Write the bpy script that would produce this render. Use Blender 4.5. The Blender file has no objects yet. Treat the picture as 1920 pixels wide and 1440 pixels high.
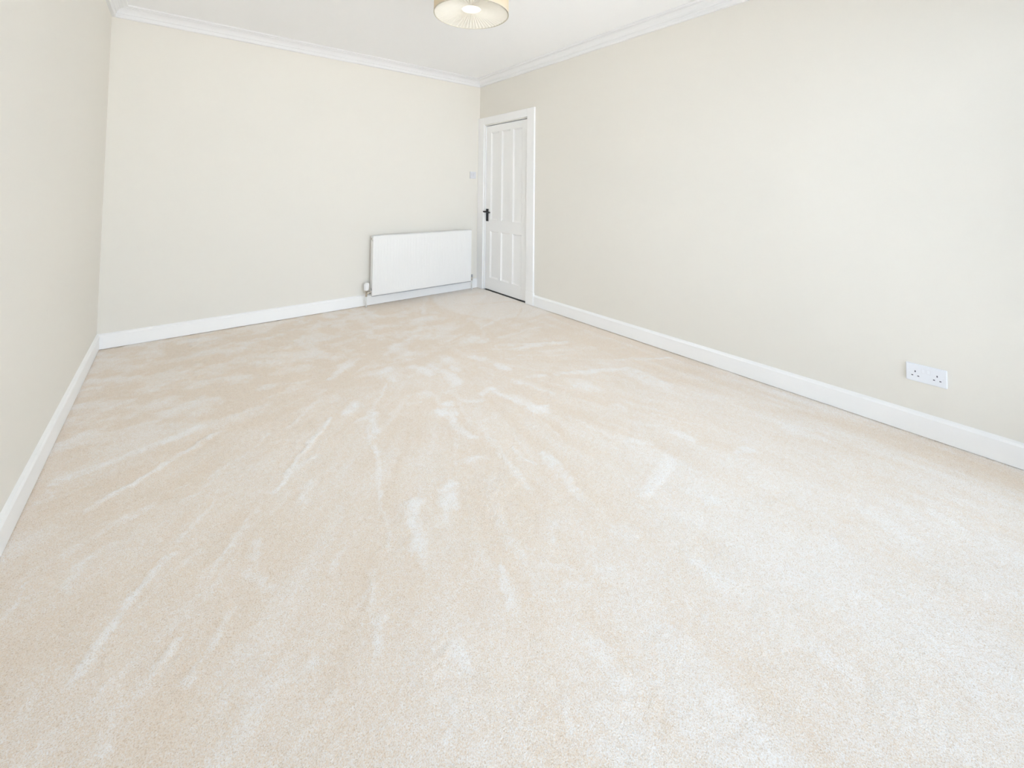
import bpy, bmesh, math, random
import numpy as np
from mathutils import Matrix, Vector

# ------------------------------------------------------------------ camera, sky, daylight, exposure
scene = bpy.context.scene
COL = scene.collection

CAM_POS = Vector((-2.9426, -4.3315, 1.2))
YAW, PITCH, ROLL, FOCAL_PX = 0.674916, 0.038891, 0.009842, 785.2946
PP_Y = 325.389                                     # height of the optical axis in the 1920 x 1440 frame
cam_data = bpy.data.cameras.new('camera')
cam = bpy.data.objects.new('camera', cam_data)
COL.objects.link(cam)
fw = Vector((math.sin(YAW) * math.cos(PITCH), math.cos(YAW) * math.cos(PITCH), math.sin(PITCH)))
rt0 = Vector((math.cos(YAW), -math.sin(YAW), 0))
up0 = rt0.cross(fw)
rt = rt0 * math.cos(ROLL) + up0 * math.sin(ROLL)
up = -rt0 * math.sin(ROLL) + up0 * math.cos(ROLL)
cam.matrix_world = Matrix(((rt.x, up.x, -fw.x, CAM_POS.x), (rt.y, up.y, -fw.y, CAM_POS.y),
                           (rt.z, up.z, -fw.z, CAM_POS.z), (0, 0, 0, 1)))
cam_data.sensor_fit = 'HORIZONTAL'
cam_data.sensor_width = 36.0
cam_data.lens = FOCAL_PX / 1920 * 36.0
cam_data.shift_y = -(720 - PP_Y) / 1920
cam_data.clip_start = 0.02
scene.camera = cam

W, L, H = 3.365, 4.70, 2.565                       # room: x -W..0, y -L..0, z 0..H
WIN = (-3.10, -0.10, 0.04, 2.24)                   # garden doors in the front wall: x0, x1, z0, z1
WIN_L = (-4.25, -3.55, 0.55, 2.15)                 # window in the left wall, beside the viewpoint: y0, y1, z0, z1

world = bpy.data.worlds.new('overcast_sky')
scene.world = world
world.use_nodes = True
bg = world.node_tree.nodes['Background']
bg.inputs['Color'].default_value = (0.745, 0.87, 1.0, 1)
bg.inputs['Strength'].default_value = 7.9

def portal(size, size_y, loc, rot):                # helps Cycles find the daylight that enters by a window
    pl = bpy.data.lights.new('window_portal', 'AREA')
    pl.shape = 'RECTANGLE'
    pl.size, pl.size_y = size, size_y
    pl.cycles.is_portal = True
    po = bpy.data.objects.new('window_portal', pl)
    COL.objects.link(po)
    po.location, po.rotation_euler = loc, rot
portal(WIN[1] - WIN[0], WIN[3] - WIN[2], ((WIN[0] + WIN[1]) / 2, -L - 0.20, (WIN[2] + WIN[3]) / 2), (math.radians(90), 0, 0))
portal(WIN_L[1] - WIN_L[0], WIN_L[3] - WIN_L[2], (-W - 0.20, (WIN_L[0] + WIN_L[1]) / 2, (WIN_L[2] + WIN_L[3]) / 2), (math.radians(90), 0, math.radians(-90)))

sun = bpy.data.lights.new('sun', 'SUN')              # added sun over the roof: strikes the paving, not the room, to brighten the ceiling
sun.energy = 41.0
sun.angle = math.radians(0.53)
sun.color = (1.0, 0.97, 0.92)
so = bpy.data.objects.new('sun', sun)
COL.objects.link(so)
so.rotation_euler = Vector((-0.45, -0.28, -0.80)).to_track_quat('-Z', 'Y').to_euler()

scene.view_settings.view_transform = 'Standard'
scene.view_settings.look = 'None'
scene.view_settings.gamma = 1.0
scene.view_settings.use_curve_mapping = False
scene.view_settings.exposure = -0.39
scene.cycles.max_bounces = 10
scene.cycles.diffuse_bounces = 8
scene.cycles.adaptive_threshold = 0.1
scene.cycles.transparent_max_bounces = 16

# ------------------------------------------------------------------ materials
def mat_base(name, color, rough=0.5, spec=0.5):
    m = bpy.data.materials.new(name)
    m.use_nodes = True
    b = m.node_tree.nodes['Principled BSDF']
    b.inputs['Base Color'].default_value = (*color, 1)
    b.inputs['Roughness'].default_value = rough
    b.inputs['Specular IOR Level'].default_value = spec
    return m, m.node_tree, b

def noisy(name, color, rough, spec=0.5, scale=80.0, bump=0.1, dist=0.001, var=0.02, metallic=0.0):
    """Paint, plastic or metal: a plain colour with slight mottling and fine relief."""
    m, t, b = mat_base(name, color, rough, spec)
    b.inputs['Metallic'].default_value = metallic
    tc = t.nodes.new('ShaderNodeTexCoord')
    n = t.nodes.new('ShaderNodeTexNoise')
    n.inputs['Scale'].default_value = scale
    n.inputs['Detail'].default_value = 3
    t.links.new(tc.outputs['Object'], n.inputs['Vector'])
    mx = t.nodes.new('ShaderNodeMix')
    mx.data_type = 'RGBA'
    mx.inputs['A'].default_value = (*[c * (1 - var) for c in color], 1)
    mx.inputs['B'].default_value = (*[min(1, c * (1 + var)) for c in color], 1)
    t.links.new(n.outputs['Fac'], mx.inputs['Factor'])
    t.links.new(mx.outputs['Result'], b.inputs['Base Color'])
    bp = t.nodes.new('ShaderNodeBump')
    bp.inputs['Strength'].default_value = bump
    bp.inputs['Distance'].default_value = dist
    t.links.new(n.outputs['Fac'], bp.inputs['Height'])
    t.links.new(bp.outputs['Normal'], b.inputs['Normal'])
    return m

M_WALL = noisy('cream_wall_paint', (0.82, 0.792, 0.737), 0.75, 0.25, 140, 0.05, 0.0006, 0.006)
M_CEIL = noisy('white_ceiling_paint', (0.93, 0.93, 0.94), 0.85, 0.2, 120, 0.05, 0.0006, 0.006)
M_TRIM = noisy('white_satin_paint', (0.945, 0.945, 0.95), 0.38, 0.5, 60, 0.03, 0.0005, 0.005)
M_COVE = noisy('white_plaster_coving', (0.85, 0.85, 0.86), 0.7, 0.3, 90, 0.04, 0.0005, 0.005)
M_DOOR = noisy('white_door_paint', (0.93, 0.93, 0.93), 0.35, 0.5, 60, 0.04, 0.0005, 0.008)
M_RAD = noisy('white_radiator_enamel', (0.88, 0.875, 0.87), 0.3, 0.5, 90, 0.01, 0.0003, 0.004)
M_RADIN = noisy('radiator_fin_steel', (0.62, 0.58, 0.52), 0.5, 0.5, 60, 0.02, 0.0004, 0.03)
M_PLASTIC = noisy('white_switch_plastic', (0.84, 0.86, 0.91), 0.3, 0.5, 120, 0.01, 0.0002, 0.004)
M_SWITCH = noisy('pale_grey_switch_plastic', (0.74, 0.74, 0.77), 0.35, 0.5, 120, 0.01, 0.0002, 0.004)
M_HOLE = noisy('socket_hole_shade', (0.09, 0.09, 0.12), 0.6, 0.3, 200, 0.02, 0.0002, 0.05)  # near-black fill standing for the shade inside the pin holes
M_BLACK = noisy('black_iron', (0.022, 0.022, 0.024), 0.5, 0.4, 160, 0.15, 0.0006, 0.15)
M_CHROME = noisy('dull_nickel', (0.62, 0.58, 0.52), 0.32, 0.5, 120, 0.03, 0.0003, 0.04, 1.0)
M_GREY = noisy('grey_valve_plastic', (0.42, 0.42, 0.45), 0.45, 0.5, 120, 0.03, 0.0003, 0.04)
M_PIPE = noisy('painted_pipe', (0.78, 0.78, 0.77), 0.4, 0.5, 100, 0.02, 0.0003, 0.01)
M_PVC = noisy('white_window_frame', (0.88, 0.88, 0.88), 0.35, 0.5, 80, 0.01, 0.0003, 0.004)
M_PAVE = noisy('grey_paving', (0.50, 0.495, 0.485), 0.85, 0.2, 3, 0.3, 0.01, 0.15)
M_GAP_DARK = noisy('dark_slab_gap_shade', (0.10, 0.075, 0.055), 0.6, 0.3, 12, 0.1, 0.002, 0.15)  # slab colour made dark to stand for the shade under the door
M_RIM = noisy('shade_rim_tape', (0.70, 0.66, 0.56), 0.7, 0.2, 300, 0.08, 0.0004, 0.03)

def glass_mat():
    m = bpy.data.materials.new('window_glass')
    m.use_nodes = True
    t = m.node_tree
    t.nodes.clear()
    o = t.nodes.new('ShaderNodeOutputMaterial')
    tr = t.nodes.new('ShaderNodeBsdfTransparent')
    gl = t.nodes.new('ShaderNodeBsdfGlossy')
    gl.inputs['Roughness'].default_value = 0.02
    fr = t.nodes.new('ShaderNodeFresnel')
    mx = t.nodes.new('ShaderNodeMixShader')
    t.links.new(fr.outputs['Fac'], mx.inputs['Fac'])
    t.links.new(tr.outputs['BSDF'], mx.inputs[1])
    t.links.new(gl.outputs['BSDF'], mx.inputs[2])
    t.links.new(mx.outputs['Shader'], o.inputs['Surface'])
    return m
M_GLASS = glass_mat()

def fabric_mat(name, color, trans):
    """Thin lampshade cloth: part of the lamp's light comes through it."""
    m = bpy.data.materials.new(name)
    m.use_nodes = True
    t = m.node_tree
    t.nodes.clear()
    o = t.nodes.new('ShaderNodeOutputMaterial')
    df = t.nodes.new('ShaderNodeBsdfDiffuse')
    tl = t.nodes.new('ShaderNodeBsdfTranslucent')
    mx = t.nodes.new('ShaderNodeMixShader')
    mx.inputs['Fac'].default_value = trans
    tc = t.nodes.new('ShaderNodeTexCoord')
    n = t.nodes.new('ShaderNodeTexNoise')
    n.inputs['Scale'].default_value = 400
    t.links.new(tc.outputs['Object'], n.inputs['Vector'])
    cm = t.nodes.new('ShaderNodeMix')
    cm.data_type = 'RGBA'
    cm.inputs['A'].default_value = (*[c * 0.96 for c in color], 1)
    cm.inputs['B'].default_value = (*color, 1)
    t.links.new(n.outputs['Fac'], cm.inputs['Factor'])
    bp = t.nodes.new('ShaderNodeBump')
    bp.inputs['Strength'].default_value = 0.1
    bp.inputs['Distance'].default_value = 0.0005
    t.links.new(n.outputs['Fac'], bp.inputs['Height'])
    for s in (df, tl):
        t.links.new(cm.outputs['Result'], s.inputs['Color'])
        t.links.new(bp.outputs['Normal'], s.inputs['Normal'])
    t.links.new(df.outputs['BSDF'], mx.inputs[1])
    t.links.new(tl.outputs['BSDF'], mx.inputs[2])
    t.links.new(mx.outputs['Shader'], o.inputs['Surface'])
    return m
M_SHADE = fabric_mat('cream_shade_cloth', (0.90, 0.83, 0.70), 0.52)
M_DIFF = fabric_mat('pleated_diffuser_cloth', (0.88, 0.85, 0.78), 0.05)

def bulb_mat():
    m = bpy.data.materials.new('lit_bulb_glass')
    m.use_nodes = True
    t = m.node_tree
    t.nodes.clear()
    o = t.nodes.new('ShaderNodeOutputMaterial')
    e = t.nodes.new('ShaderNodeEmission')
    e.inputs['Color'].default_value = (1.0, 0.92, 0.80, 1)
    e.inputs['Strength'].default_value = 18.0
    t.links.new(e.outputs['Emission'], o.inputs['Surface'])
    return m
M_CAP = fabric_mat('opal_diffuser_cap', (0.96, 0.93, 0.87), 0.65)
M_BULB = bulb_mat()

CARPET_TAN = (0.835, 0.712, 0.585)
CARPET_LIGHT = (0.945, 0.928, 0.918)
def carpet_mat():
    m, t, b = mat_base('beige_twist_carpet', CARPET_TAN, 0.95, 0.05)
    N, K = t.nodes.new, t.links.new
    tc = N('ShaderNodeTexCoord')
    at = N('ShaderNodeAttribute')
    at.attribute_name = 'nap_and_light'                       # brushed pile marks, plus window brightness painted toward the front
    def noise(scale, detail, rough=0.6):
        n = N('ShaderNodeTexNoise')
        n.inputs['Scale'].default_value = scale
        n.inputs['Detail'].default_value = detail
        n.inputs['Roughness'].default_value = rough
        K(tc.outputs['Object'], n.inputs['Vector'])
        return n
    def math_(op, a, b_, clamp=False):
        q = N('ShaderNodeMath')
        q.operation = op
        q.use_clamp = clamp
        for i, v in enumerate((a, b_)):
            if isinstance(v, (int, float)): q.inputs[i].default_value = v
            else: K(v, q.inputs[i])
        return q.outputs[0]
    fine, mid, tuft = noise(420, 2), noise(70, 3), N('ShaderNodeTexVoronoi')
    tuft.inputs['Scale'].default_value = 260
    K(tc.outputs['Object'], tuft.inputs['Vector'])
    def stretch(src, lo, hi):
        q = N('ShaderNodeMapRange')
        q.inputs['From Min'].default_value, q.inputs['From Max'].default_value = lo, hi
        K(src, q.inputs['Value'])
        return q.outputs['Result']
    g1 = math_('MULTIPLY', math_('SUBTRACT', stretch(fine.outputs['Fac'], 0.36, 0.64), 0.5), 0.85)
    g2 = math_('MULTIPLY', math_('SUBTRACT', stretch(mid.outputs['Fac'], 0.34, 0.66), 0.5), 0.30)
    fac = math_('ADD', math_('ADD', at.outputs['Fac'], g1), g2, True)
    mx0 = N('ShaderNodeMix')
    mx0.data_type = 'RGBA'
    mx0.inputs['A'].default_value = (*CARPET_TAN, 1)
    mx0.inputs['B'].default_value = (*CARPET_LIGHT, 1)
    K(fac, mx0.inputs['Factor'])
    mx = N('ShaderNodeMix')                          # scattered dark specks: shade between tufts put into the colour, with fibre tone
    mx.data_type = 'RGBA'
    mx.blend_type = 'MULTIPLY'
    mx.inputs['B'].default_value = (0.76, 0.69, 0.61, 1)
    fibre_shade = noise(300, 1)
    K(math_('MULTIPLY', stretch(fibre_shade.outputs['Fac'], 0.52, 0.78), 1.0, True), mx.inputs['Factor'])
    K(mx0.outputs['Result'], mx.inputs['A'])
    K(mx.outputs['Result'], b.inputs['Base Color'])
    h = math_('ADD', math_('MULTIPLY', tuft.outputs['Distance'], -0.8), fine.outputs['Fac'])
    bp = N('ShaderNodeBump')
    bp.inputs['Strength'].default_value = 0.4
    bp.inputs['Distance'].default_value = 0.004
    K(h, bp.inputs['Height'])
    K(bp.outputs['Normal'], b.inputs['Normal'])
    b.inputs['Sheen Weight'].default_value = 0.4
    b.inputs['Sheen Roughness'].default_value = 0.5
    return m
M_CARPET = carpet_mat()

# ------------------------------------------------------------------ helpers
def link(name, me, mat, parent=None, smooth=False):
    o = bpy.data.objects.new(name, me)
    COL.objects.link(o)
    if mat: me.materials.append(mat)
    if parent: o.parent = parent
    if smooth:
        for p in me.polygons: p.use_smooth = True
    return o

def empty(name, loc=(0, 0, 0)):
    o = bpy.data.objects.new(name, None)
    o.empty_display_size = 0.05
    COL.objects.link(o)
    o.location = loc
    return o

def tag(o, label, cat=None, group=None, kind=None):
    o['label'] = label
    if cat: o['category'] = cat
    if group: o['group'] = group
    if kind: o['kind'] = kind
    return o

def bm_box(bm, x0, x1, y0, y1, z0, z1, bevel=0.0, seg=2):
    vs = [bm.verts.new(c) for c in ((x0, y0, z0), (x1, y0, z0), (x1, y1, z0), (x0, y1, z0),
                                    (x0, y0, z1), (x1, y0, z1), (x1, y1, z1), (x0, y1, z1))]
    fs = [bm.faces.new([vs[i] for i in f]) for f in ((0, 3, 2, 1), (4, 5, 6, 7), (0, 1, 5, 4),
                                                     (1, 2, 6, 5), (2, 3, 7, 6), (3, 0, 4, 7))]
    if bevel:
        es = list({e for f in fs for e in f.edges})
        bmesh.ops.bevel(bm, geom=es, offset=bevel, segments=seg, affect='EDGES', profile=0.5)

def done(name, bm, mat, parent=None, smooth=False):
    bmesh.ops.recalc_face_normals(bm, faces=bm.faces)
    me = bpy.data.meshes.new(name)
    bm.to_mesh(me)
    bm.free()
    return link(name, me, mat, parent, smooth)

def box(name, x0, x1, y0, y1, z0, z1, mat, parent=None, bevel=0.0, origin=None):
    """One box given in world coordinates; parents here are unrotated Empties, so children are stored relative to them."""
    bm = bmesh.new()
    p = rel(parent)
    bm_box(bm, x0 - p[0], x1 - p[0], y0 - p[1], y1 - p[1], z0 - p[2], z1 - p[2], bevel)
    return done(name, bm, mat, parent)

def rel(parent):
    v = Vector((0, 0, 0))
    while parent is not None:
        v += Vector(parent.location)
        parent = parent.parent
    return v

def lathe(name, prof, centre, axis, mat, parent=None, seg=32, smooth=True):
    """Surface of revolution: prof = [(radius, height)] along axis through centre (world)."""
    bm = bmesh.new()
    c = Vector(centre) - rel(parent)
    ax = {'x': (Vector((0, 1, 0)), Vector((0, 0, 1)), Vector((1, 0, 0))),
          'y': (Vector((0, 0, 1)), Vector((1, 0, 0)), Vector((0, 1, 0))),
          'z': (Vector((1, 0, 0)), Vector((0, 1, 0)), Vector((0, 0, 1)))}[axis]
    rings = []
    for r, h in prof:
        if r < 1e-6: rings.append([bm.verts.new(c + ax[2] * h)])
        else: rings.append([bm.verts.new(c + ax[2] * h + (ax[0] * math.cos(a) + ax[1] * math.sin(a)) * r)
                            for a in (2 * math.pi * i / seg for i in range(seg))])
    for A, B in zip(rings, rings[1:]):
        for i in range(seg):
            j = (i + 1) % seg
            if len(A) == 1 and len(B) == 1: continue
            if len(A) == 1: bm.faces.new((A[0], B[i], B[j]))
            elif len(B) == 1: bm.faces.new((A[i], A[j], B[0]))
            else: bm.faces.new((A[i], A[j], B[j], B[i]))
    o = done(name, bm, mat, parent, smooth)
    return o

def tube(name, pts, r, mat, parent=None, seg=14):
    """Round bar through world points, capped."""
    bm = bmesh.new()
    off = rel(parent)
    P = [Vector(p) - off for p in pts]
    rings = []
    for i, p in enumerate(P):
        d = (P[min(i + 1, len(P) - 1)] - P[max(i - 1, 0)]).normalized()
        a = d.orthogonal().normalized() if not rings else (ref - d * ref.dot(d)).normalized()
        ref = a
        b = d.cross(a)
        rr = r[i] if isinstance(r, (list, tuple)) else r
        rings.append([bm.verts.new(p + (a * math.cos(t) + b * math.sin(t)) * rr)
                      for t in (2 * math.pi * k / seg for k in range(seg))])
    for A, B in zip(rings, rings[1:]):
        for k in range(seg): bm.faces.new((A[k], A[(k + 1) % seg], B[(k + 1) % seg], B[k]))
    bm.faces.new(rings[0][::-1])
    bm.faces.new(rings[-1])
    return done(name, bm, mat, parent, True)

def run(name, prof, side, a0, a1, m0, m1, mat, parent=None):
    """Moulding along a wall. prof = closed [(depth, z)]; side = back/left/right/front; a0..a1 along the wall;
    m0/m1 = 1 mitres that end into the corner, 0 cuts it square."""
    bm = bmesh.new()
    def pt(s, d, z):
        return {'back': (s, -d, z), 'front': (s, -L + d, z), 'right': (-d, s, z), 'left': (-W + d, s, z)}[side]
    A = [bm.verts.new(pt(a0 + m0 * d, d, z)) for d, z in prof]
    B = [bm.verts.new(pt(a1 - m1 * d, d, z)) for d, z in prof]
    n = len(prof)
    for i in range(n):
        j = (i + 1) % n
        bm.faces.new((A[i], A[j], B[j], B[i]))
    bm.faces.new(A)
    bm.faces.new(B[::-1])
    return done(name, bm, mat, parent)

# ------------------------------------------------------------------ room shell
T = 0.20
DOOR_Y0, DOOR_Y1, DOOR_Z = -0.125, -0.925, 1.985    # opening in the right wall: far edge, near edge, head
def shell(name, boxes, mat, label):
    bm = bmesh.new()
    for b in boxes: bm_box(bm, *b)
    return tag(done(name, bm, mat), label, kind='structure')

shell('wall_back', [(-W - T, T, 0, T, 0, H)], M_WALL, 'cream painted back wall with the radiator on it')
shell('wall_left', [(-W - T, -W, -L, WIN_L[0], 0, H), (-W - T, -W, WIN_L[1], 0, 0, H),
                    (-W - T, -W, WIN_L[0], WIN_L[1], 0, WIN_L[2]), (-W - T, -W, WIN_L[0], WIN_L[1], WIN_L[3], H)], M_WALL, 'cream painted wall along the left side of the room')
shell('wall_right', [(0, T, -L, DOOR_Y1, 0, H), (0, T, DOOR_Y0, 0, 0, H), (0, T, DOOR_Y1, DOOR_Y0, DOOR_Z, H),
                     (0.13, T, DOOR_Y1, DOOR_Y0, 0, DOOR_Z)],  # added panel behind the leaf, keeps daylight out of the door gap
      M_WALL, 'cream painted wall on the right with the door and the double socket')
shell('wall_front', [(-W - T, WIN[0], -L - T, -L, 0, H), (WIN[1], T, -L - T, -L, 0, H),
                     (WIN[0], WIN[1], -L - T, -L, 0, WIN[2]), (WIN[0], WIN[1], -L - T, -L, WIN[3], H)],
      M_WALL, 'cream painted wall with the window, behind the viewpoint')
shell('ceiling', [(-W - T, T, -L - T, T, H, H + 0.15)], M_CEIL, 'plain white painted ceiling')

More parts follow.
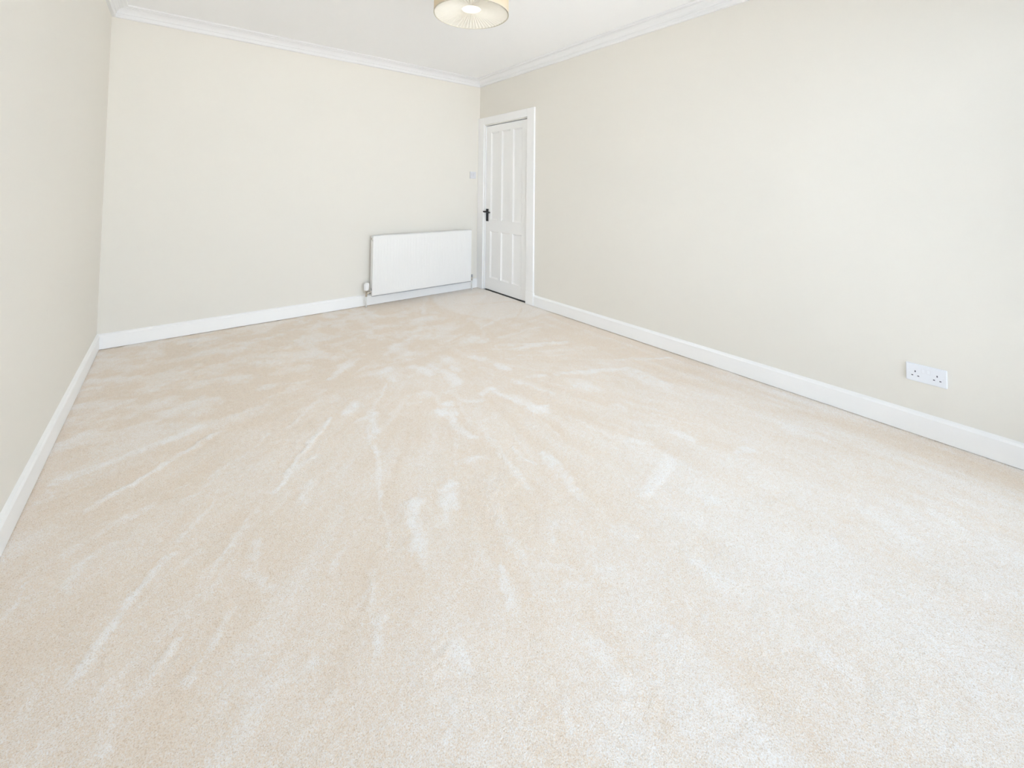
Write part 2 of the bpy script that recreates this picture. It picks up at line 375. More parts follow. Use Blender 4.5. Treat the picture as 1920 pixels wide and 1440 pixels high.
# ---- carpet: a fine grid whose pile height and lean follow the brush marks
# brush marks on the carpet: half width in mm, strength in %, points in mm
STROKES=[(27,75,[-3295,-1807,-3130,-1781,-2940,-1728,-2825,-1675]),
(15,85,[-3168,-2108,-3011,-2008,-2765,-1812]),
(44,35,[-3227,-1143,-2816,-1369]),
(14,35,[-3313,-1488,-3056,-1318]),
(17,50,[-3183,-2333,-3141,-2300,-2992,-2208]),
(13,50,[-2899,-2259,-2852,-2239]),
(11,40,[-2830,-2198,-2773,-2167]),
(13,70,[-2604,-2410,-2492,-2276,-2285,-1995]),
(12,50,[-2555,-2336,-2411,-2280]),
(11,75,[-2755,-2619,-2663,-2474]),
(8,40,[-2847,-2686,-2756,-2634]),
(8,50,[-2832,-2712,-2711,-2565]),
(13,55,[-2683,-2658,-2688,-2766]),
(19,85,[-2707,-2767,-2691,-2850]),
(24,50,[-2472,-2451,-2520,-2554]),
(10,45,[-2895,-2458,-2794,-2340]),
(15,50,[-3160,-2496,-3143,-2411,-3078,-2367]),
(14,75,[-3105,-2824,-3045,-2731,-2983,-2608,-2929,-2532]),
(13,60,[-3036,-3064,-3012,-2982,-2972,-2963,-2897,-2880]),
(10,35,[-3171,-2864,-3175,-2787]),
(10,45,[-2866,-3021,-2829,-2955,-2785,-2866]),
(12,60,[-2076,-2073,-2163,-2241,-2190,-2421]),
(6,55,[-2190,-2421,-2302,-2766,-2347,-2954]),
(25,60,[-2091,-2124,-2075,-2095]),
(31,100,[-2193,-2808,-2227,-2905]),
(23,75,[-2222,-2909,-2265,-3035]),
(13,45,[-2267,-3033,-2296,-3118]),
(33,100,[-2046,-2827,-2101,-2902]),
(19,60,[-2106,-2898,-2148,-2947]),
(11,50,[-2426,-3016,-2467,-3104,-2474,-3157]),
(13,65,[-2470,-3160,-2492,-3239]),
(22,65,[-2319,-3344,-2325,-3409]),
(14,70,[-2109,-3249,-2152,-3363]),
(33,90,[-2189,-1985,-2124,-1924]),
(35,60,[-1815,-1613,-1831,-1785]),
(9,50,[-1915,-1806,-2063,-2039]),
(29,60,[-2146,-1515,-1927,-1322]),
(46,60,[-1646,-1709,-1613,-1787]),
(24,50,[-1532,-1729,-1569,-2015]),
(29,50,[-1407,-1644,-1401,-1795]),
(22,40,[-2475,-1377,-2338,-1426]),
(25,40,[-2739,-1356,-2721,-1451]),
(18,40,[-2670,-1657,-2512,-1626]),
(10,40,[-2514,-2903,-2461,-2832]),
(9,35,[-2509,-3083,-2450,-3052]),
(8,50,[-2665,-3161,-2622,-3147]),
(8,40,[-2641,-3281,-2610,-3248]),
(12,40,[-2403,-3444,-2437,-3487]),
(14,40,[-2423,-3547,-2400,-3538]),
(9,35,[-2776,-3151,-2739,-3129]),
(7,30,[-2839,-3148,-2805,-3112]),
(8,35,[-3269,-2533,-3257,-2365]),
(7,40,[-3277,-1920,-3316,-1843]),
(44,35,[-3325,-2190,-3270,-2165]),
(30,30,[-3200,-1404,-2918,-1243]),
(12,35,[-2474,-1965,-2263,-1746]),
(10,35,[-2714,-2159,-2562,-1969]),
(9,30,[-2985,-2709,-2912,-2621]),
(13,40,[-2879,-2602,-2834,-2573]),
(66,35,[-3043,-577,-2773,-568]),
(49,30,[-3230,-295,-3054,-276]),
(63,35,[-2732,-521,-2446,-572]),
(42,35,[-2720,-1016,-2408,-920]),
(78,45,[-1919,-375,-1776,-366]),
(43,40,[-2267,-1064,-2080,-1016]),
(47,40,[-1965,-937,-1796,-883]),
(10,30,[-3062,-2254,-3147,-2312]),
(12,30,[-2030,-3218,-1989,-3091]),
(23,40,[-1903,-2733,-1825,-2749]),
(9,-30,[-2946,-2518,-3005,-2618]),
(4,-35,[-2213,-2792,-2278,-2974,-2320,-3099]),
(5,-30,[-2153,-2943,-2116,-2824]),
(3,-30,[-2475,-3109,-2506,-3218]),
(14,-20,[-2832,-2266,-2948,-2451]),
(43,-35,[-3251,-611,-2920,-802]),
(61,-30,[-2850,-690,-2473,-795]),
(50,-30,[-3273,-187,-2961,-224]),
(49,-30,[-2562,-1517,-2055,-1261]),
(23,-20,[-2993,-2185,-2775,-1998]),
(16,-25,[-2561,-2223,-2368,-1970]),
(30,-25,[-2263,-1746,-1981,-1454]),
(26,90,[-1574,-2899,-1625,-3045]),
(21,55,[-1625,-3045,-1664,-3175]),
(31,80,[-1412,-3324,-1194,-3283]),
(23,80,[-1281,-3451,-1264,-3509]),
(31,70,[-1665,-3382,-1664,-3410]),
(18,50,[-1891,-3242,-1801,-3218]),
(26,80,[-1585,-3622,-1602,-3703]),
(9,40,[-1732,-3667,-1756,-3709]),
(20,80,[-870,-3428,-807,-3461]),
(37,60,[-469,-3532,-444,-3624]),
(25,65,[-967,-3165,-942,-3256]),
(20,40,[-1021,-3029,-967,-3110]),
(20,50,[-1199,-3075,-1134,-3142]),
(43,60,[-885,-3932,-937,-4004]),
(38,50,[-724,-3952,-719,-3999]),
(21,70,[-662,-4065,-697,-4137]),
(23,50,[-1106,-3836,-1196,-3887]),
(17,45,[-1452,-3807,-1298,-3877]),
(29,80,[-1380,-2400,-1348,-2567,-1314,-2638]),
(48,60,[-962,-2537,-930,-2616]),
(57,65,[-539,-2652,-549,-2853]),
(22,65,[-942,-2344,-536,-2557]),
(29,60,[-915,-1818,-489,-1965]),
(20,55,[-447,-2449,-181,-2599]),
(22,50,[-1399,-4201,-1437,-4245]),
(23,55,[-2049,-3577,-2047,-3599]),
(21,50,[-2068,-3662,-2014,-3700]),
(10,40,[-2169,-3613,-2205,-3662]),
(7,40,[-1557,-4068,-1625,-4097]),
(13,50,[-1855,-3434,-1820,-3446]),
(13,40,[-1993,-3303,-1938,-3353]),
(14,40,[-1988,-3387,-1939,-3439]),
(14,40,[-1878,-3806,-1889,-3873]),
(18,60,[-2185,-3734,-2172,-3758]),
(29,40,[-1217,-4144,-1246,-4208]),
(30,40,[-690,-4215,-735,-4279]),
(25,35,[-1016,-3532,-1004,-3642]),
(21,30,[-983,-3706,-1023,-3825]),
(23,40,[-1289,-3935,-1316,-4018]),
(12,35,[-1472,-3655,-1497,-3728]),
(26,40,[-1436,-3441,-1448,-3551]),
(18,30,[-1555,-3923,-1574,-4000]),
(55,-45,[-60,-3141,0,-3485,-28,-3854,-86,-4143,-136,-4267]),
(27,-30,[-411,-3735,-389,-3964,-453,-4163]),
(26,-30,[-406,-3599,-380,-3791]),
(31,-30,[-506,-3928,-555,-4169,-610,-4277]),
(15,-20,[-1323,-3486,-1431,-3636]),
(28,-30,[-1463,-3594,-1490,-3641]),
(12,-18,[-1459,-3649,-1560,-3827]),
(8,-25,[-2007,-3705,-2038,-3794]),
(7,-20,[-1869,-3768,-1893,-3829]),
(6,-20,[-1531,-4024,-1627,-4103]),
(34,-25,[-1143,-3201,-1021,-3087]),
(11,-20,[-2014,-3518,-1924,-3465]),
(22,60,[-995,-1700,-511,-1948]),
(21,70,[-976,-2341,-524,-2566]),
(46,60,[-533,-2629,-550,-2748]),
(55,50,[-598,-2804,-570,-2885]),
(20,60,[-1140,-2264,-1041,-2308]),
(37,40,[-959,-2467,-906,-2538]),
(14,50,[-459,-2427,-109,-2633]),
(32,60,[-1422,-1635,-1447,-1896]),
(40,60,[-1663,-1679,-1622,-1831]),
(33,70,[-1547,-1713,-1518,-1807,-1541,-2052]),
(43,60,[-1836,-1634,-1808,-1754]),
(46,60,[-1609,-1258,-1455,-1209]),
(48,60,[-1609,-1258,-1583,-1452]),
(125,50,[-1316,-1081,-1176,-1131]),
(37,70,[-1248,-1787,-1216,-1852]),
(72,60,[-1075,-1472,-1007,-1524]),
(31,70,[-1190,-1986,-1167,-2075]),
(31,60,[-1253,-2241,-1226,-2278]),
(21,90,[-1504,-2252,-1424,-2230,-1405,-2329,-1388,-2473,-1380,-2600]),
(33,70,[-1352,-2598,-1300,-2614]),
(50,100,[-1790,-2307,-1756,-2333]),
(29,80,[-1724,-2239,-1700,-2258]),
(24,65,[-1784,-2400,-1775,-2587]),
(18,55,[-1903,-2725,-1833,-2748]),
(18,40,[-1630,-2518,-1559,-2485]),
(8,60,[-1679,-2786,-1668,-2923]),
(17,60,[-2176,-2118,-2107,-2107]),
(17,75,[-2076,-2087,-2127,-2258]),
(8,60,[-2176,-2366,-2247,-2575]),
(8,50,[-2115,-2101,-1984,-1911,-1890,-1784]),
(37,50,[-2027,-1347,-1921,-1315]),
(9,40,[-2014,-1564,-1903,-1478]),
(15,45,[-1889,-2112,-1825,-2137]),
(37,40,[-1762,-2055,-1737,-2074]),
(27,40,[-1648,-2106,-1621,-2122]),
(19,60,[-1212,-3077,-1164,-3114]),
(28,40,[-978,-2837,-971,-2891]),
(16,45,[-1632,-2260,-1554,-2307]),
(16,40,[-1230,-1404,-1123,-1334]),
(44,40,[-1612,-567,-1416,-806]),
(35,40,[-1447,-288,-1382,-479]),
(70,40,[-1191,-756,-1075,-810]),
(27,-40,[-629,-546,-20,-824]),
(73,-50,[-839,-513,-849,-877]),
(53,-80,[-857,-1135,-924,-1349]),
(35,-80,[-799,-1329,-927,-1584]),
(12,-60,[-573,-1379,-144,-1030]),
(18,-45,[-582,-1403,-33,-1307]),
(34,-50,[-831,-1501,-631,-1513]),
(20,-40,[-333,-1528,-436,-1661]),
(52,-50,[-329,-245,-195,-262]),
(121,-50,[-1819,-647,-1697,-682]),
(55,-45,[-1779,-1343,-1709,-1553]),
(71,-40,[-1486,-1306,-1364,-1303]),
(36,-40,[-1316,-1525,-1333,-1683]),
(28,-50,[-1205,-1471,-1228,-1636]),
(49,-35,[-1449,-1468,-1398,-1592]),
(34,-30,[-1748,-1701,-1714,-1761]),
(57,-40,[-1687,-908,-1504,-939]),
(38,-35,[-50,-1740,-43,-1838]),
(33,-35,[-85,-1953,-65,-2052]),
(32,-30,[-909,-2272,-910,-2341]),
(27,-25,[-723,-2616,-761,-2738])]
def smooth_noise(rng, x, y, nx, ny):
    """Bilinear-smoothstep value noise on a nx x ny lattice, x and y in 0..1."""
    g = rng.random((ny + 2, nx + 2))
    fx, fy = np.clip(x, 0, 1) * nx, np.clip(y, 0, 1) * ny
    i, j = np.minimum(fx.astype(int), nx), np.minimum(fy.astype(int), ny)
    u, v = fx - i, fy - j
    u, v = u * u * (3 - 2 * u), v * v * (3 - 2 * v)
    return (g[j, i] * (1 - u) + g[j, i + 1] * u) * (1 - v) + (g[j + 1, i] * (1 - u) + g[j + 1, i + 1] * u) * v

def build_carpet():
    step = 0.008
    nx, ny = int(W / step) + 2, int(L / step) + 2
    xs, ys = np.linspace(-W, 0, nx), np.linspace(-L, 0, ny)
    X, Y = np.meshgrid(xs, ys)
    rng = np.random.default_rng(7)
    u, v = (X + W) / W, (Y + L) / L
    n1 = lambda a, b: smooth_noise(rng, u, v, a, b) - 0.5
    wx = 0.035 * n1(26, 36) + 0.022 * n1(80, 110) + 0.012 * n1(200, 280)     # ragged edges of the marks
    wy = 0.035 * n1(26, 36) + 0.022 * n1(80, 110) + 0.012 * n1(200, 280)
    PX, PY = X + wx, Y + wy
    rough = np.clip(0.82 + 0.9 * n1(60, 84) + 0.6 * n1(150, 210), 0.4, 1.1)     # marks are patchy along their length
    light, dark = np.zeros_like(X), np.zeros_like(X)
    marks = list(STROKES)
    pr = random.Random(11)
    for k in range(230):                             # lesser marks of the same fan, at random
        a, r0 = pr.uniform(-math.pi, math.pi), pr.uniform(0.15, 3.2)
        a2, ln = a + pr.gauss(0, 0.10), pr.uniform(0.10, 0.55)
        x0, y0 = -1.45 + r0 * math.cos(a), -1.55 + r0 * math.sin(a)
        x1, y1 = x0 + ln * math.cos(a2), y0 + ln * math.sin(a2)
        if -W < min(x0, x1) and max(x0, x1) < 0 and -L < min(y0, y1) and max(y0, y1) < 0:
            marks.append((pr.uniform(7, 20), pr.choice((1, 1, -1)) * pr.uniform(15, 38), [1000 * q for q in (x0, y0, x1, y1)]))
    for hw, inten, co in marks:
        hw, inten = max(hw / 1000, 0.008), inten / 100
        pts = np.array(co, float).reshape(-1, 2) / 1000
        lo, hi = pts.min(0) - hw * 2.2 - 0.06, pts.max(0) + hw * 2.2 + 0.06
        i0, i1 = np.searchsorted(xs, (lo[0], hi[0])); j0, j1 = np.searchsorted(ys, (lo[1], hi[1]))
        if i1 <= i0 or j1 <= j0: continue
        x, y = PX[j0:j1, i0:i1], PY[j0:j1, i0:i1]
        d = np.full(x.shape, 9.0)
        for a, b in zip(pts, pts[1:]):
            e = b - a
            t = np.clip(((x - a[0]) * e[0] + (y - a[1]) * e[1]) / max(e @ e, 1e-9), 0, 1)
            d = np.minimum(d, np.hypot(x - a[0] - t * e[0], y - a[1] - t * e[1]))
        f = np.clip(1.30 - d / hw * 0.80, 0, 1)
        f = f * f * (3 - 2 * f) * abs(inten) * rough[j0:j1, i0:i1]
        A = light if inten > 0 else dark
        A[j0:j1, i0:i1] = np.maximum(A[j0:j1, i0:i1], f)
    # fainter strokes fanning out from where the cleaner stood
    cx, cy = -1.45, -1.55
    th, r = np.arctan2(PY - cy, PX - cx) / (2 * math.pi) + 0.5, np.hypot(PX - cx, PY - cy)
    rad = np.clip(np.log(r + 0.25) / 4 + 0.4, 0, 1)
    fan = (smooth_noise(rng, th, rad, 110, 14) - 0.5) * 0.6 + (smooth_noise(rng, th, rad, 240, 22) - 0.5) * 0.4
    fan *= np.clip((r - 0.15) / 0.9, 0.0, 1.0)
    patch = 0.5 * n1(14, 20) + 0.35 * n1(40, 56) + 0.25 * n1(110, 150)
    # scuffed, criss-crossed pile at the far end: streaks about 8 x 25 cm, fanning with the strokes
    blot = 0.5 * (smooth_noise(rng, th, rad, 60, 26) - 0.5) * np.clip(r / 0.9, 0, 1) + 0.9 * n1(30, 50) + 0.5 * n1(64, 100) + 0.3 * n1(130, 170)
    blot = 1 / (1 + np.exp(-blot / 0.10)) - 0.5
    # pile leans one way left and behind, the other way to the right and by the door
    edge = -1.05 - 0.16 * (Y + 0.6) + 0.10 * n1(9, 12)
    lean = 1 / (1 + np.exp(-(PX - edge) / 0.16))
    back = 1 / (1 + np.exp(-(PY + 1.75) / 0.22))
    front = 1 / (1 + np.exp(-((PX + 2.1) * 0.28 - (PY + 3.5) * 0.96) / 0.20))     # brightness near the window painted in as paler carpet toward the front
    nap_and_light = 0.27 - 0.02 * lean + 0.42 * front - 0.06 * back * (1 - lean) + 0.46 * fan + (0.26 + 0.10 * back) * patch
    nap_and_light += back * (1 - 0.65 * lean) * 0.60 * blot
    # strokes drawn along the right-hand wall leave darker lanes
    lanes = smooth_noise(rng, u, v, 46, 7) - 0.5 + 0.6 * (smooth_noise(rng, u, v, 90, 14) - 0.5)
    near = np.exp(X / 0.55) / (1 + np.exp((PY + 1.1) / 0.15))
    nap_and_light += near * (-0.26 + 0.75 * lanes)
    d2 = (PX + 0.05) ** 2 / 0.75 ** 2 + (PY + 0.55) ** 2 / 0.80 ** 2           # fan of lighter pile swept by the door
    inside = 1 / (1 + np.exp((d2 - 1) / 0.02))
    nap_and_light = nap_and_light * (1 - inside) + inside * (0.50 + 0.20 * fan)
    nap_and_light = nap_and_light * (1 - light) + light * 1.0
    nap_and_light = nap_and_light - 0.50 * dark
    nap_and_light = np.clip(nap_and_light, 0.0, 1.0)
    Z = -0.0035 + 0.0045 * (nap_and_light - 0.4) + 0.003 * n1(250, 350)
    verts = np.stack([X, Y, Z], -1).reshape(-1, 3).astype(np.float32)
    idx = np.arange(nx * ny).reshape(ny, nx)
    quads = np.stack([idx[:-1, :-1], idx[:-1, 1:], idx[1:, 1:], idx[1:, :-1]], -1).reshape(-1)
    nq = (nx - 1) * (ny - 1)
    me = bpy.data.meshes.new('floor')
    me.vertices.add(nx * ny)
    me.vertices.foreach_set('co', verts.reshape(-1))
    me.loops.add(nq * 4)
    me.loops.foreach_set('vertex_index', quads.astype(np.int32))
    me.polygons.add(nq)
    me.polygons.foreach_set('loop_start', np.arange(0, nq * 4, 4, dtype=np.int32))
    me.update(calc_edges=True)
    me.polygons.foreach_set('use_smooth', np.ones(nq, dtype=bool))
    at = me.attributes.new('nap_and_light', 'FLOAT', 'POINT')
    at.data.foreach_set('value', nap_and_light.reshape(-1).astype(np.float32))
    me.validate()
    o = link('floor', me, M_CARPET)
    tag(o, 'beige wall to wall carpet with pale vacuum marks fanning across it', kind='structure')
    return o
build_carpet()
shell('floor_slab', [(-W - T, T, -L - T, T, -0.25, -0.02)], M_GAP_DARK, 'floor slab underneath the carpet, coloured dark for the shade below the door')

shell('ground_outside', [(-22, 12, -26, -L - T, -0.30, -0.20), (-22, -W - T, -L - T, 8, -0.30, -0.20)], M_PAVE, 'pale paved ground, added unseen outside the windows to bounce light to the ceiling')  # unseen paving added to throw sunlight up at the ceiling

# ---- baseboards and coving
SK = [(0, 0), (0.018, 0), (0.018, 0.094), (0.012, 0.104), (0, 0.110)]
PL_Y = -1.052                                       # near edge of the door's plinth block
for name, args, lab in (('baseboard_back', ('back', -W, -0.024, 1, 0), 'white baseboard along the back wall below the radiator'),
                        ('baseboard_left', ('left', -L, 0, 1, 1), 'white baseboard along the left wall'),
                        ('baseboard_right', ('right', -L, PL_Y, 1, 0), 'white baseboard along the right wall below the socket'),
                        ('baseboard_front', ('front', -W, WIN[0] - 0.02, 1, 0), 'white baseboard left of the glazed doors'),
                        ('baseboard_front_2', ('front', WIN[1] + 0.02, 0, 0, 1), 'white baseboard right of the glazed doors')):
    tag(run(name, SK, *args, M_TRIM), lab, kind='structure')
CZ = 2.478
CV = [(0, CZ), (0.019, CZ), (0.023, CZ + 0.006), (0.024, CZ + 0.027), (0.030, CZ + 0.031), (0.030, CZ + 0.036),
      (0.036, CZ + 0.048), (0.047, CZ + 0.059), (0.060, CZ + 0.066), (0.074, CZ + 0.069), (0.074, CZ + 0.073),
      (0.092, CZ + 0.076), (0.095, CZ + 0.080), (0.095, H), (0, H)]
for i, (side, a0, a1, lab) in enumerate((('back', -W, 0, 'white moulded coving above the back wall'),
                                         ('left', -L, 0, 'white moulded coving above the left wall'),
                                         ('right', -L, 0, 'white moulded coving above the right wall'),
                                         ('front', -W, 0, 'white moulded coving above the window wall'))):
    tag(run('trim_%d' % (i + 1), CV, side, a0, a1, 1, 1, M_COVE), lab, kind='structure')

# ------------------------------------------------------------------ window in the front wall
def build_window():
    x0, x1, z0, z1 = WIN
    r = tag(empty('window_1', ((x0 + x1) / 2, -L - 0.10, z0)), 'wide white framed three pane garden doors behind the viewpoint', kind='structure')
    y0, y1 = -L - 0.14, -L - 0.08
    f = 0.055
    bm = bmesh.new()
    p = rel(r)
    for b in ((x0, x1, z0, z0 + f), (x0, x1, z1 - f, z1), (x0, x0 + f, z0 + f, z1 - f), (x1 - f, x1, z0 + f, z1 - f)):
        bm_box(bm, b[0] - p.x, b[1] - p.x, y0 - p.y, y1 - p.y, b[2] - p.z, b[3] - p.z, 0.004)
    done('window_frame', bm, M_PVC, r)
    w3 = (x1 - x0) / 3
    for k in (1, 2):
        box('mullion', x0 + k * w3 - f / 2, x0 + k * w3 + f / 2, y0, y1, z0 + f, z1 - f, M_PVC, r, 0.004)
    for k in range(3):
        a = x0 + k * w3 + (f if k == 0 else f / 2)
        b = x0 + (k + 1) * w3 - (f if k == 2 else f / 2)
        box('pane', a, b, -L - 0.113, -L - 0.107, z0 + f, z1 - f, M_GLASS, r)
    box('threshold', x0, x1, -L - 0.08, -L + 0.012, z0 - 0.03, z0, M_TRIM, r, 0.003)
build_window()

def build_side_window():
    y0, y1, z0, z1 = WIN_L
    r = tag(empty('window_2', (-W - 0.10, (y0 + y1) / 2, z0)), 'narrow white framed window in the left wall, beside the viewpoint', kind='structure')
    xa, xb, f = -W - 0.14, -W - 0.08, 0.055
    bm = bmesh.new()
    p = rel(r)
    for b in ((y0, y1, z0, z0 + f), (y0, y1, z1 - f, z1), (y0, y0 + f, z0 + f, z1 - f), (y1 - f, y1, z0 + f, z1 - f)):
        bm_box(bm, xa - p.x, xb - p.x, b[0] - p.y, b[1] - p.y, b[2] - p.z, b[3] - p.z, 0.004)
    done('window_frame', bm, M_PVC, r)
    ym = (y0 + y1) / 2
    box('mullion', xa, xb, ym - f / 2, ym + f / 2, z0 + f, z1 - f, M_PVC, r, 0.004)
    box('pane', -W - 0.113, -W - 0.107, y0 + f, ym - f / 2, z0 + f, z1 - f, M_GLASS, r)
    box('pane', -W - 0.113, -W - 0.107, ym + f / 2, y1 - f, z0 + f, z1 - f, M_GLASS, r)
    box('window_sill', -W - 0.08, -W + 0.05, y0 - 0.03, y1 + 0.03, z0 - 0.025, z0, M_TRIM, r, 0.005)
build_side_window()

# ------------------------------------------------------------------ door beside the far corner
def build_door():
    r = tag(empty('door_1', (0.02, (DOOR_Y0 + DOOR_Y1) / 2, 0)), 'white painted six panel door in the far corner with black lever handle', kind='structure')
    AX = -0.022                                      # room-side face of the architrave
    fr = box('door_frame', 0, 0.10, DOOR_Y0 - 0.004, DOOR_Y0, 0, DOOR_Z, M_TRIM, r)
    fr.name = 'jamb'
    box('jamb', 0, 0.10, DOOR_Y1, DOOR_Y1 + 0.004, 0, DOOR_Z, M_TRIM, r)
    box('head_jamb', 0, 0.10, DOOR_Y1 + 0.004, DOOR_Y0 - 0.004, DOOR_Z - 0.004, DOOR_Z, M_TRIM, r)
    # architrave: two legs and a head, each with a rounded inner edge
    def arch(y_in, y_out, z0, z1):
        box('architrave', AX, 0, min(y_in, y_out), max(y_in, y_out), z0, z1, M_TRIM, r, 0.004)
    arch(DOOR_Y0 + 0.004, -0.002, 0.0, DOOR_Z + 0.095)
    arch(DOOR_Y1 - 0.006, -1.045, 0.128, DOOR_Z + 0.095)
    arch_h = box('architrave_head', AX, 0, DOOR_Y1 - 0.006, DOOR_Y0 + 0.004, DOOR_Z + 0.006, DOOR_Z + 0.095, M_TRIM, r, 0.004)
    box('plinth_block', AX - 0.005, 0, PL_Y, DOOR_Y1 - 0.004, 0, 0.130, M_TRIM, r, 0.004)
    # leaf
    F, B = 0.014, 0.052                              # faces of the leaf
    ly0, ly1 = DOOR_Y0 - 0.007, DOOR_Y1 + 0.007
    z0, z1 = 0.008, DOOR_Z - 0.012
    leaf = empty('door_leaf', (0, 0, 0)); leaf.parent = r
    cols = [(-0.228, -0.388), (-0.440, -0.600), (-0.652, -0.812)]
    rows = [(0.150, 0.706), (0.836, 1.892)]
    box('stile', F, B, cols[0][0], ly0, z0, z1, M_DOOR, leaf, 0.0015)
    box('stile', F, B, ly1, cols[2][1], z0, z1, M_DOOR, leaf, 0.0015)
    for a, b in ((z0, rows[0][0]), (rows[0][1], rows[1][0]), (rows[1][1], z1)):
        box('rail', F, B, cols[2][1], cols[0][0], a, b, M_DOOR, leaf)
    for (za, zb) in rows:
        for k in (0, 1):
            box('muntin', F, B, cols[k + 1][0], cols[k][1], za, zb, M_DOOR, leaf)
        for (ya, yb) in cols:
            pn = bmesh.new()
            p = rel(leaf)
            g = 0.017                                # moulded slope round each sunk panel
            d = F + 0.013
            O = [(F, ya, za), (F, yb, za), (F, yb, zb), (F, ya, zb)]
            Mi = [(F + 0.006, ya - 0.005, za + 0.005), (F + 0.006, yb + 0.005, za + 0.005), (F + 0.006, yb + 0.005, zb - 0.005), (F + 0.006, ya - 0.005, zb - 0.005)]
            I = [(d, ya - g, za + g), (d, yb + g, za + g), (d, yb + g, zb - g), (d, ya - g, zb - g)]
            K2 = [(B - 0.012, ya, za), (B - 0.012, yb, za), (B - 0.012, yb, zb), (B - 0.012, ya, zb)]
            R = [[pn.verts.new(Vector(q) - p) for q in ring] for ring in (O, Mi, I, K2)]
            for U, V in ((R[0], R[1]), (R[1], R[2]), (R[0], R[3])):
                for i in range(4): pn.faces.new((U[i], U[(i + 1) % 4], V[(i + 1) % 4], V[i]))
            pn.faces.new(R[2]); pn.faces.new(R[3])
            done('panel', pn, M_DOOR, leaf)
    for zc in (0.25, 1.74):
        tube('hinge', [(F - 0.003, ly1 - 0.003, zc - 0.045), (F - 0.003, ly1 - 0.003, zc + 0.045)], 0.004, M_TRIM, leaf, 8)
    # handle
    yc, zc = -0.168, 0.935
    hd = empty('door_handle', (0, 0, 0)); hd.parent = r
    tag(hd, 'black lever handle on a tall backplate')
    box('backplate', F - 0.006, F, yc - 0.023, yc + 0.023, 0.818, 0.967, M_BLACK, hd, 0.002)
    lathe('rose', [(0, -0.018), (0.014, -0.018), (0.017, -0.008), (0.017, -0.006)], (F, yc, zc), 'x', M_BLACK, hd, 20)
    tube('lever', [(F - 0.010, yc, zc), (F - 0.052, yc, zc), (F - 0.060, yc - 0.006, zc), (F - 0.062, yc - 0.02, zc),
                   (F - 0.060, yc - 0.07, zc - 0.003), (F - 0.056, yc - 0.115, zc - 0.006), (F - 0.058, yc - 0.13, zc - 0.007)],
         [0.009, 0.009, 0.010, 0.010, 0.0085, 0.010, 0.007], M_BLACK, hd, 12)
    lathe('keyhole_cover', [(0, -0.009), (0.008, -0.009), (0.010, -0.006)], (F, yc, 0.862), 'x', M_BLACK, hd, 16)
build_door()

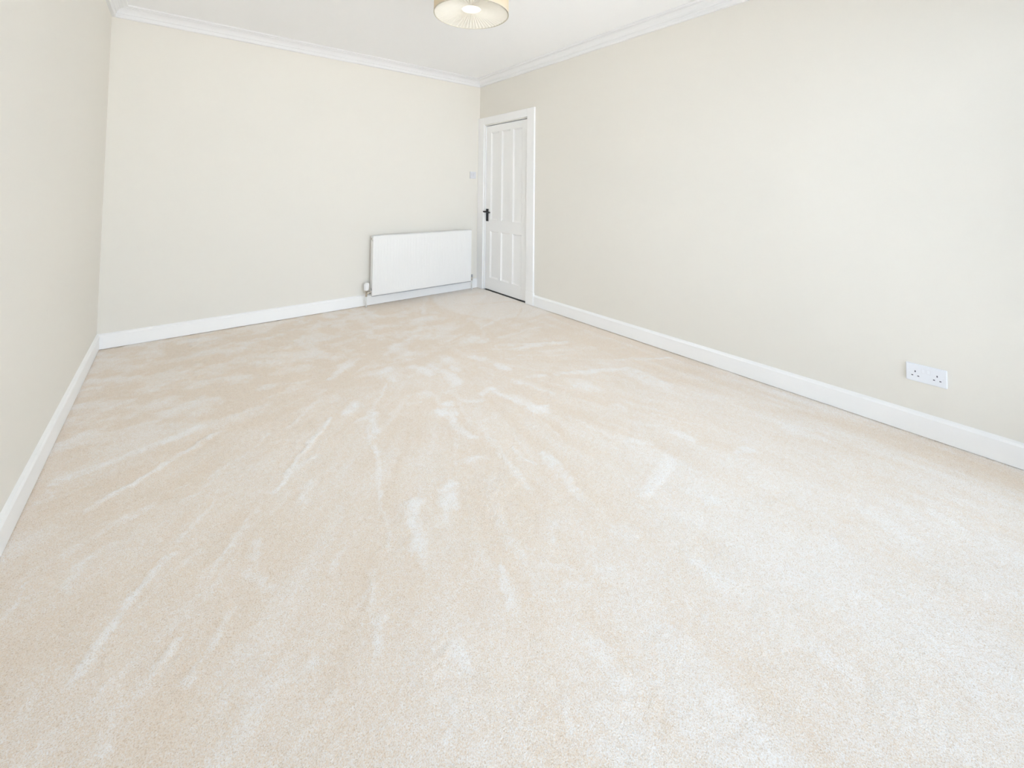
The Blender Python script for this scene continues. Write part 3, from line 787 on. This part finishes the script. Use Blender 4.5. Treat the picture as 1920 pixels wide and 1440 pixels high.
# ------------------------------------------------------------------ radiator on the back wall
def build_radiator():
    x0, x1, z0, z1 = -1.362, -0.166, 0.109, 0.716
    yf, yb = -0.104, -0.042                          # front face, back face
    r = empty('radiator', ((x0 + x1) / 2, (yf + yb) / 2, z0))
    tag(r, 'white double panel radiator on the back wall beside the door', 'radiator')
    p = rel(r)
    def fluted(y, sgn, name):
        """Pressed steel panel with vertical flutes; sgn points to its outer side."""
        n, bm = 36, bmesh.new()
        pitch = (x1 - x0 - 0.03) / n
        prof = [(x0 + 0.002, 0.0), (x0 + 0.015, 0.0)]
        for k in range(n):
            a = x0 + 0.015 + k * pitch
            prof += [(a + pitch * 0.30, 0.0), (a + pitch * 0.42, -0.0009), (a + pitch * 0.58, -0.0009), (a + pitch * 0.70, 0.0)]
        prof += [(x1 - 0.015, 0.0), (x1 - 0.002, 0.0)]
        zz = [(z0, -0.006), (z0 + 0.006, 0.0), (z0 + 0.040, 0.0), (z0 + 0.052, 1.0), (z1 - 0.052, 1.0), (z1 - 0.040, 0.0), (z1 - 0.006, 0.0), (z1, -0.006)]
        rows = []
        for z, m in zz:
            rows.append([bm.verts.new((x - p.x, y + sgn * (d * max(m, 0) + min(m, 0)) - p.y, z - p.z)) for x, d in prof])
        back = []
        for z in (z0, z1):
            back.append([bm.verts.new((x - p.x, y - sgn * 0.014 - p.y, z - p.z)) for x in (x0 + 0.002, x1 - 0.002)])
        for A, B in zip(rows, rows[1:]):
            for i in range(len(prof) - 1): bm.faces.new((A[i], A[i + 1], B[i + 1], B[i]))
        bm.faces.new((back[0][0], back[0][1], back[1][1], back[1][0]))
        bm.faces.new([*rows[0], back[0][1], back[0][0]])
        bm.faces.new([*rows[-1][::-1], back[1][0], back[1][1]])
        bm.faces.new([q[0] for q in rows] + [back[1][0], back[0][0]])
        bm.faces.new([q[-1] for q in rows][::-1] + [back[0][1], back[1][1]])
        return done(name, bm, M_RAD, r)
    fluted(yf, -1, 'front_panel')
    fluted(yb, 1, 'rear_panel')
    # convector fins between the panels (one folded sheet)
    bm = bmesh.new()
    n = 48
    a, b = x0 + 0.05, x1 - 0.05
    top, bot = [], []
    for k in range(n * 2):
        x = a + (b - a) * k / (n * 2 - 1)
        y = (yf + 0.016) if (k // 2) % 2 == 0 else (yb - 0.016)
        top.append(bm.verts.new((x - p.x, y - p.y, z1 - 0.05 - p.z)))
        bot.append(bm.verts.new((x - p.x, y - p.y, z0 + 0.05 - p.z)))
    for i in range(len(top) - 1): bm.faces.new((top[i], top[i + 1], bot[i + 1], bot[i]))
    done('convector_fins', bm, M_RADIN, r)
    # side covers and top grille
    for xa, xb in ((x0, x0 + 0.003), (x1 - 0.003, x1)):
        box('side_cover', xa, xb, yf + 0.015, yb - 0.015, z0 + 0.075, z1 - 0.055, M_RAD, r, 0.001)
    box('bottom_shadow', x0 + 0.004, x1 - 0.004, yf + 0.003, yf + 0.014, z0 - 0.007, z0, M_GREY, r)  # grey strip put in for the shadow line beneath the panel
    g = empty('top_grille', (0, 0, 0)); g.parent = r
    for ya, yb_ in ((yf + 0.010, yf + 0.019), (yb - 0.019, yb - 0.010)):
        box('grille_rail', x0 + 0.01, x1 - 0.01, ya, yb_, z1 - 0.010, z1 - 0.004, M_RAD, g)
    nb = 40
    for k in range(nb):
        xx = x0 + 0.02 + (x1 - x0 - 0.04) * k / (nb - 1)
        box('grille_bar', xx - 0.004, xx + 0.004, yf + 0.019, yb - 0.019, z1 - 0.010, z1 - 0.005, M_RAD, g)
    # tappings at the four corners
    ym = (yf + yb) / 2
    for xx, s in ((x0, 1), (x1, -1)):
        for zz in (z0 + 0.032, z1 - 0.032):
            lathe('tapping', [(0, 0.0), (0.014, 0.0), (0.016, s * 0.003), (0.016, s * 0.05)], (xx, ym, zz), 'x', M_RAD, r, 18)
    lathe('air_vent', [(0, -0.007), (0.005, -0.007), (0.006, -0.003), (0.010, -0.003), (0.010, 0.0)], (x0, ym, z1 - 0.032), 'x', M_CHROME, r, 16)
    # wall brackets
    for xx in (x0 + 0.2, x1 - 0.2):
        box('bracket', xx - 0.015, xx + 0.015, yb, 0, z0 + 0.06, z1 - 0.06, M_RADIN, r)
    # thermostatic valve, left
    vx, vz = x0 - 0.046, z0 + 0.032
    v = empty('thermostatic_valve', (0, 0, 0)); v.parent = r
    tag(v, 'white thermostatic valve head on a nickel body')
    tube('valve_body', [(x0 + 0.004, ym, vz), (vx, ym, vz)], [0.009, 0.011], M_CHROME, v)
    lathe('union_nut', [(0, -0.013), (0.0135, -0.013), (0.0135, -0.001), (0, -0.001)], (x0, ym, vz), 'x', M_CHROME, v, 6, False)
    lathe('valve_stem', [(0, -0.034), (0.010, -0.034), (0.012, -0.02), (0.012, 0.016), (0.016, 0.018), (0.016, 0.030), (0, 0.030)], (vx, ym, vz), 'z', M_CHROME, v, 18)
    lathe('valve_head', [(0.015, 0.026), (0.022, 0.031), (0.0255, 0.038), (0.0265, 0.080), (0.0245, 0.095), (0.015, 0.103), (0, 0.104)], (vx, ym, vz), 'z', M_TRIM, v, 24)
    tube('pipe', [(vx, ym, vz - 0.03), (vx, ym, 0.0)], 0.0078, M_PIPE, v)
    # lockshield valve, right
    wx = x1 + 0.030
    w = empty('lockshield_valve', (0, 0, 0)); w.parent = r
    tag(w, 'grey capped lockshield valve')
    tube('valve_body', [(x1 - 0.004, ym, vz), (wx, ym, vz)], [0.009, 0.011], M_CHROME, w)
    lathe('valve_stem', [(0, -0.030), (0.010, -0.030), (0.011, -0.02), (0.011, 0.014), (0, 0.014)], (wx, ym, vz), 'z', M_CHROME, w, 18)
    lathe('valve_cap', [(0.012, 0.010), (0.0125, 0.034), (0.010, 0.038), (0, 0.038)], (wx, ym, vz), 'z', M_GREY, w, 20)
    tube('pipe', [(wx, ym, vz - 0.028), (wx, ym, 0.0)], 0.0078, M_PIPE, w)
build_radiator()

# ------------------------------------------------------------------ double socket on the right wall
def build_socket():
    yc, zc = -3.970, 0.301
    r = empty('wall_socket', (0, yc, zc - 0.043))
    tag(r, 'white double switched wall socket low on the right wall', 'socket')
    X = -0.0095
    bm = bmesh.new()                                 # face plate with a chamfered rim and rounded corners
    p = rel(r)
    def rr(w, h, rad, x):
        out = []
        for cy, cz, a0 in ((w - rad, h - rad, 0), (-w + rad, h - rad, 90), (-w + rad, -h + rad, 180), (w - rad, -h + rad, 270)):
            for k in range(5):
                a = math.radians(a0 + 22.5 * k)
                out.append(bm.verts.new((x - p.x, yc + cy + rad * math.cos(a) - p.y, zc + cz + rad * math.sin(a) - p.z)))
        return out
    rings = [rr(0.0735, 0.043, 0.004, 0.0), rr(0.0735, 0.043, 0.004, -0.0065), rr(0.0705, 0.040, 0.004, X)]
    for A, B in zip(rings, rings[1:]):
        for i in range(20): bm.faces.new((A[i], A[(i + 1) % 20], B[(i + 1) % 20], B[i]))
    bm.faces.new(rings[0][::-1]); bm.faces.new(rings[-1])
    done('face_plate', bm, M_PLASTIC, r)
    for s in (1, -1):
        # y grows away from the viewpoint: s = 1 is the far outlet
        oy = yc + s * 0.039
        box('earth_slot', X - 0.0004, X + 0.003, oy - 0.0022, oy + 0.0022, zc + 0.002, zc + 0.0105, M_HOLE, r)
        for q in (0.011, -0.011):
            box('pin_slot', X - 0.0004, X + 0.003, oy + q - 0.0034, oy + q + 0.0034, zc - 0.0165, zc - 0.0120, M_HOLE, r)
        sy = yc + s * 0.0095
        box('rocker_groove_shade', X - 0.0003, X + 0.002, sy - 0.0065, sy + 0.0065, zc + 0.005, zc + 0.026, M_SWITCH, r)  # darker grey border painted for the shade in the groove round the rocker
        rk = bmesh.new()                             # rocker, top edge pushed in
        y0, y1, za, zb = sy - 0.0055, sy + 0.0055, zc + 0.006, zc + 0.025
        V = [rk.verts.new((a - p.x, b - p.y, c - p.z)) for a, b, c in
             ((X, y0, za), (X, y1, za), (X, y1, zb), (X, y0, zb), (X - 0.0032, y0, za + 0.001), (X - 0.0032, y1, za + 0.001), (X - 0.0008, y1, zb), (X - 0.0008, y0, zb))]
        for f in ((0, 1, 2, 3), (4, 5, 6, 7), (0, 1, 5, 4), (1, 2, 6, 5), (2, 3, 7, 6), (3, 0, 4, 7)): rk.faces.new([V[i] for i in f])
        done('rocker_switch', rk, M_PLASTIC, r)
        lathe('screw_head', [(0, -0.0008), (0.0025, -0.0008), (0.003, 0.0)], (X, yc + s * 0.060, zc), 'x', M_PLASTIC, r, 14)
build_socket()

# ------------------------------------------------------------------ light switch on the back wall
def build_switch():
    xc, zc = -0.096, 1.377
    r = empty('light_switch', (xc, 0, zc - 0.043))
    tag(r, 'small pale square light switch on the back wall left of the door', 'light switch')
    box('face_plate', xc - 0.043, xc + 0.043, -0.009, 0, zc - 0.043, zc + 0.043, M_SWITCH, r, 0.003)
    p = rel(r)
    for dx in (-0.0125, 0.0125):
        rk = bmesh.new()
        x0, x1, za, zb = xc + dx - 0.0095, xc + dx + 0.0095, zc - 0.020, zc + 0.020
        V = [rk.verts.new((a - p.x, b - p.y, c - p.z)) for a, b, c in
             ((x0, -0.009, za), (x1, -0.009, za), (x1, -0.009, zb), (x0, -0.009, zb),
              (x0, -0.0098, za), (x1, -0.0098, za), (x1, -0.0145, zb), (x0, -0.0145, zb))]
        for f in ((0, 1, 2, 3), (4, 5, 6, 7), (0, 1, 5, 4), (1, 2, 6, 5), (2, 3, 7, 6), (3, 0, 4, 7)): rk.faces.new([V[i] for i in f])
        done('rocker_switch', rk, M_SWITCH, r)
    for dx in (-0.030, 0.030):
        lathe('screw_head', [(0, -0.0008), (0.0025, -0.0008), (0.003, 0.0)], (xc + dx, -0.009, zc), 'y', M_SWITCH, r, 14)
build_switch()

# ------------------------------------------------------------------ ceiling lamp
def build_lamp():
    cx, cy, zb = -1.653, -2.334, 2.200
    R, HS = 0.2125, 0.235
    r = empty('pendant_lamp', (cx, cy, H))
    tag(r, 'cream drum lampshade with pleated diffuser hanging from the ceiling', 'ceiling lamp')
    p = rel(r)
    lathe('ceiling_rose', [(0, 0.0), (0.048, 0.0), (0.048, -0.010), (0.040, -0.022), (0.012, -0.028), (0, -0.028)], (cx, cy, H), 'z', M_TRIM, r, 32)
    tube('cord', [(cx, cy, H - 0.02), (cx, cy, zb + 0.20)], 0.0035, M_TRIM, r, 10)
    lathe('lamp_holder', [(0, 0.21), (0.017, 0.21), (0.019, 0.20), (0.019, 0.15), (0, 0.15)], (cx, cy, zb), 'z', M_TRIM, r, 24)
    # drum of thin cloth
    lathe('shade', [(R, 0.0), (R, HS), (R - 0.0012, HS), (R - 0.0012, 0.0), (R, 0.0)], (cx, cy, zb), 'z', M_SHADE, r, 96)
    for z in (0.0, HS - 0.004):
        lathe('rim', [(R + 0.0016, z), (R + 0.0016, z + 0.004), (R - 0.004, z + 0.004), (R - 0.004, z), (R + 0.0016, z)], (cx, cy, zb), 'z', M_RIM, r, 96)
    for k in range(3):                               # spider that carries the shade
        a = math.radians(20 + 120 * k)
        tube('spoke', [(cx + 0.018 * math.cos(a), cy + 0.018 * math.sin(a), zb + 0.185), (cx + (R - 0.003) * math.cos(a), cy + (R - 0.003) * math.sin(a), zb + HS - 0.004)], 0.0018, M_TRIM, r, 8)
    # pleated diffuser, gathered to a ring round the central opening
    bm = bmesh.new()
    n, rows = 60, []
    for t in (0.0, 0.25, 0.5, 0.75, 1.0):
        rad = (R - 0.004) * (1 - t) + 0.056 * t
        hz = 0.003 + 0.030 * t
        amp = 0.0016 + 0.0012 * t
        rows.append([bm.verts.new((cx + rad * math.cos(2 * math.pi * k / (2 * n)) - p.x, cy + rad * math.sin(2 * math.pi * k / (2 * n)) - p.y,
                                   zb + hz + (amp if k % 2 else -amp) - p.z)) for k in range(2 * n)])
    for A, B in zip(rows, rows[1:]):
        for k in range(2 * n): bm.faces.new((A[k], A[(k + 1) % (2 * n)], B[(k + 1) % (2 * n)], B[k]))
    done('diffuser', bm, M_DIFF, r)
    lathe('diffuser_ring', [(0.058, 0.031), (0.058, 0.036), (0.054, 0.036), (0.054, 0.031), (0.058, 0.031)], (cx, cy, zb), 'z', M_DIFF, r, 48)
    lathe('diffuser_cap', [(0.0555, 0.034), (0.040, 0.036), (0, 0.037)], (cx, cy, zb), 'z', M_CAP, r, 48)
    lathe('bulb', [(0.012, 0.152), (0.014, 0.140), (0.030, 0.115), (0.034, 0.095), (0.030, 0.075), (0.018, 0.064), (0, 0.061)], (cx, cy, zb), 'z', M_BULB, r, 28)
build_lamp()
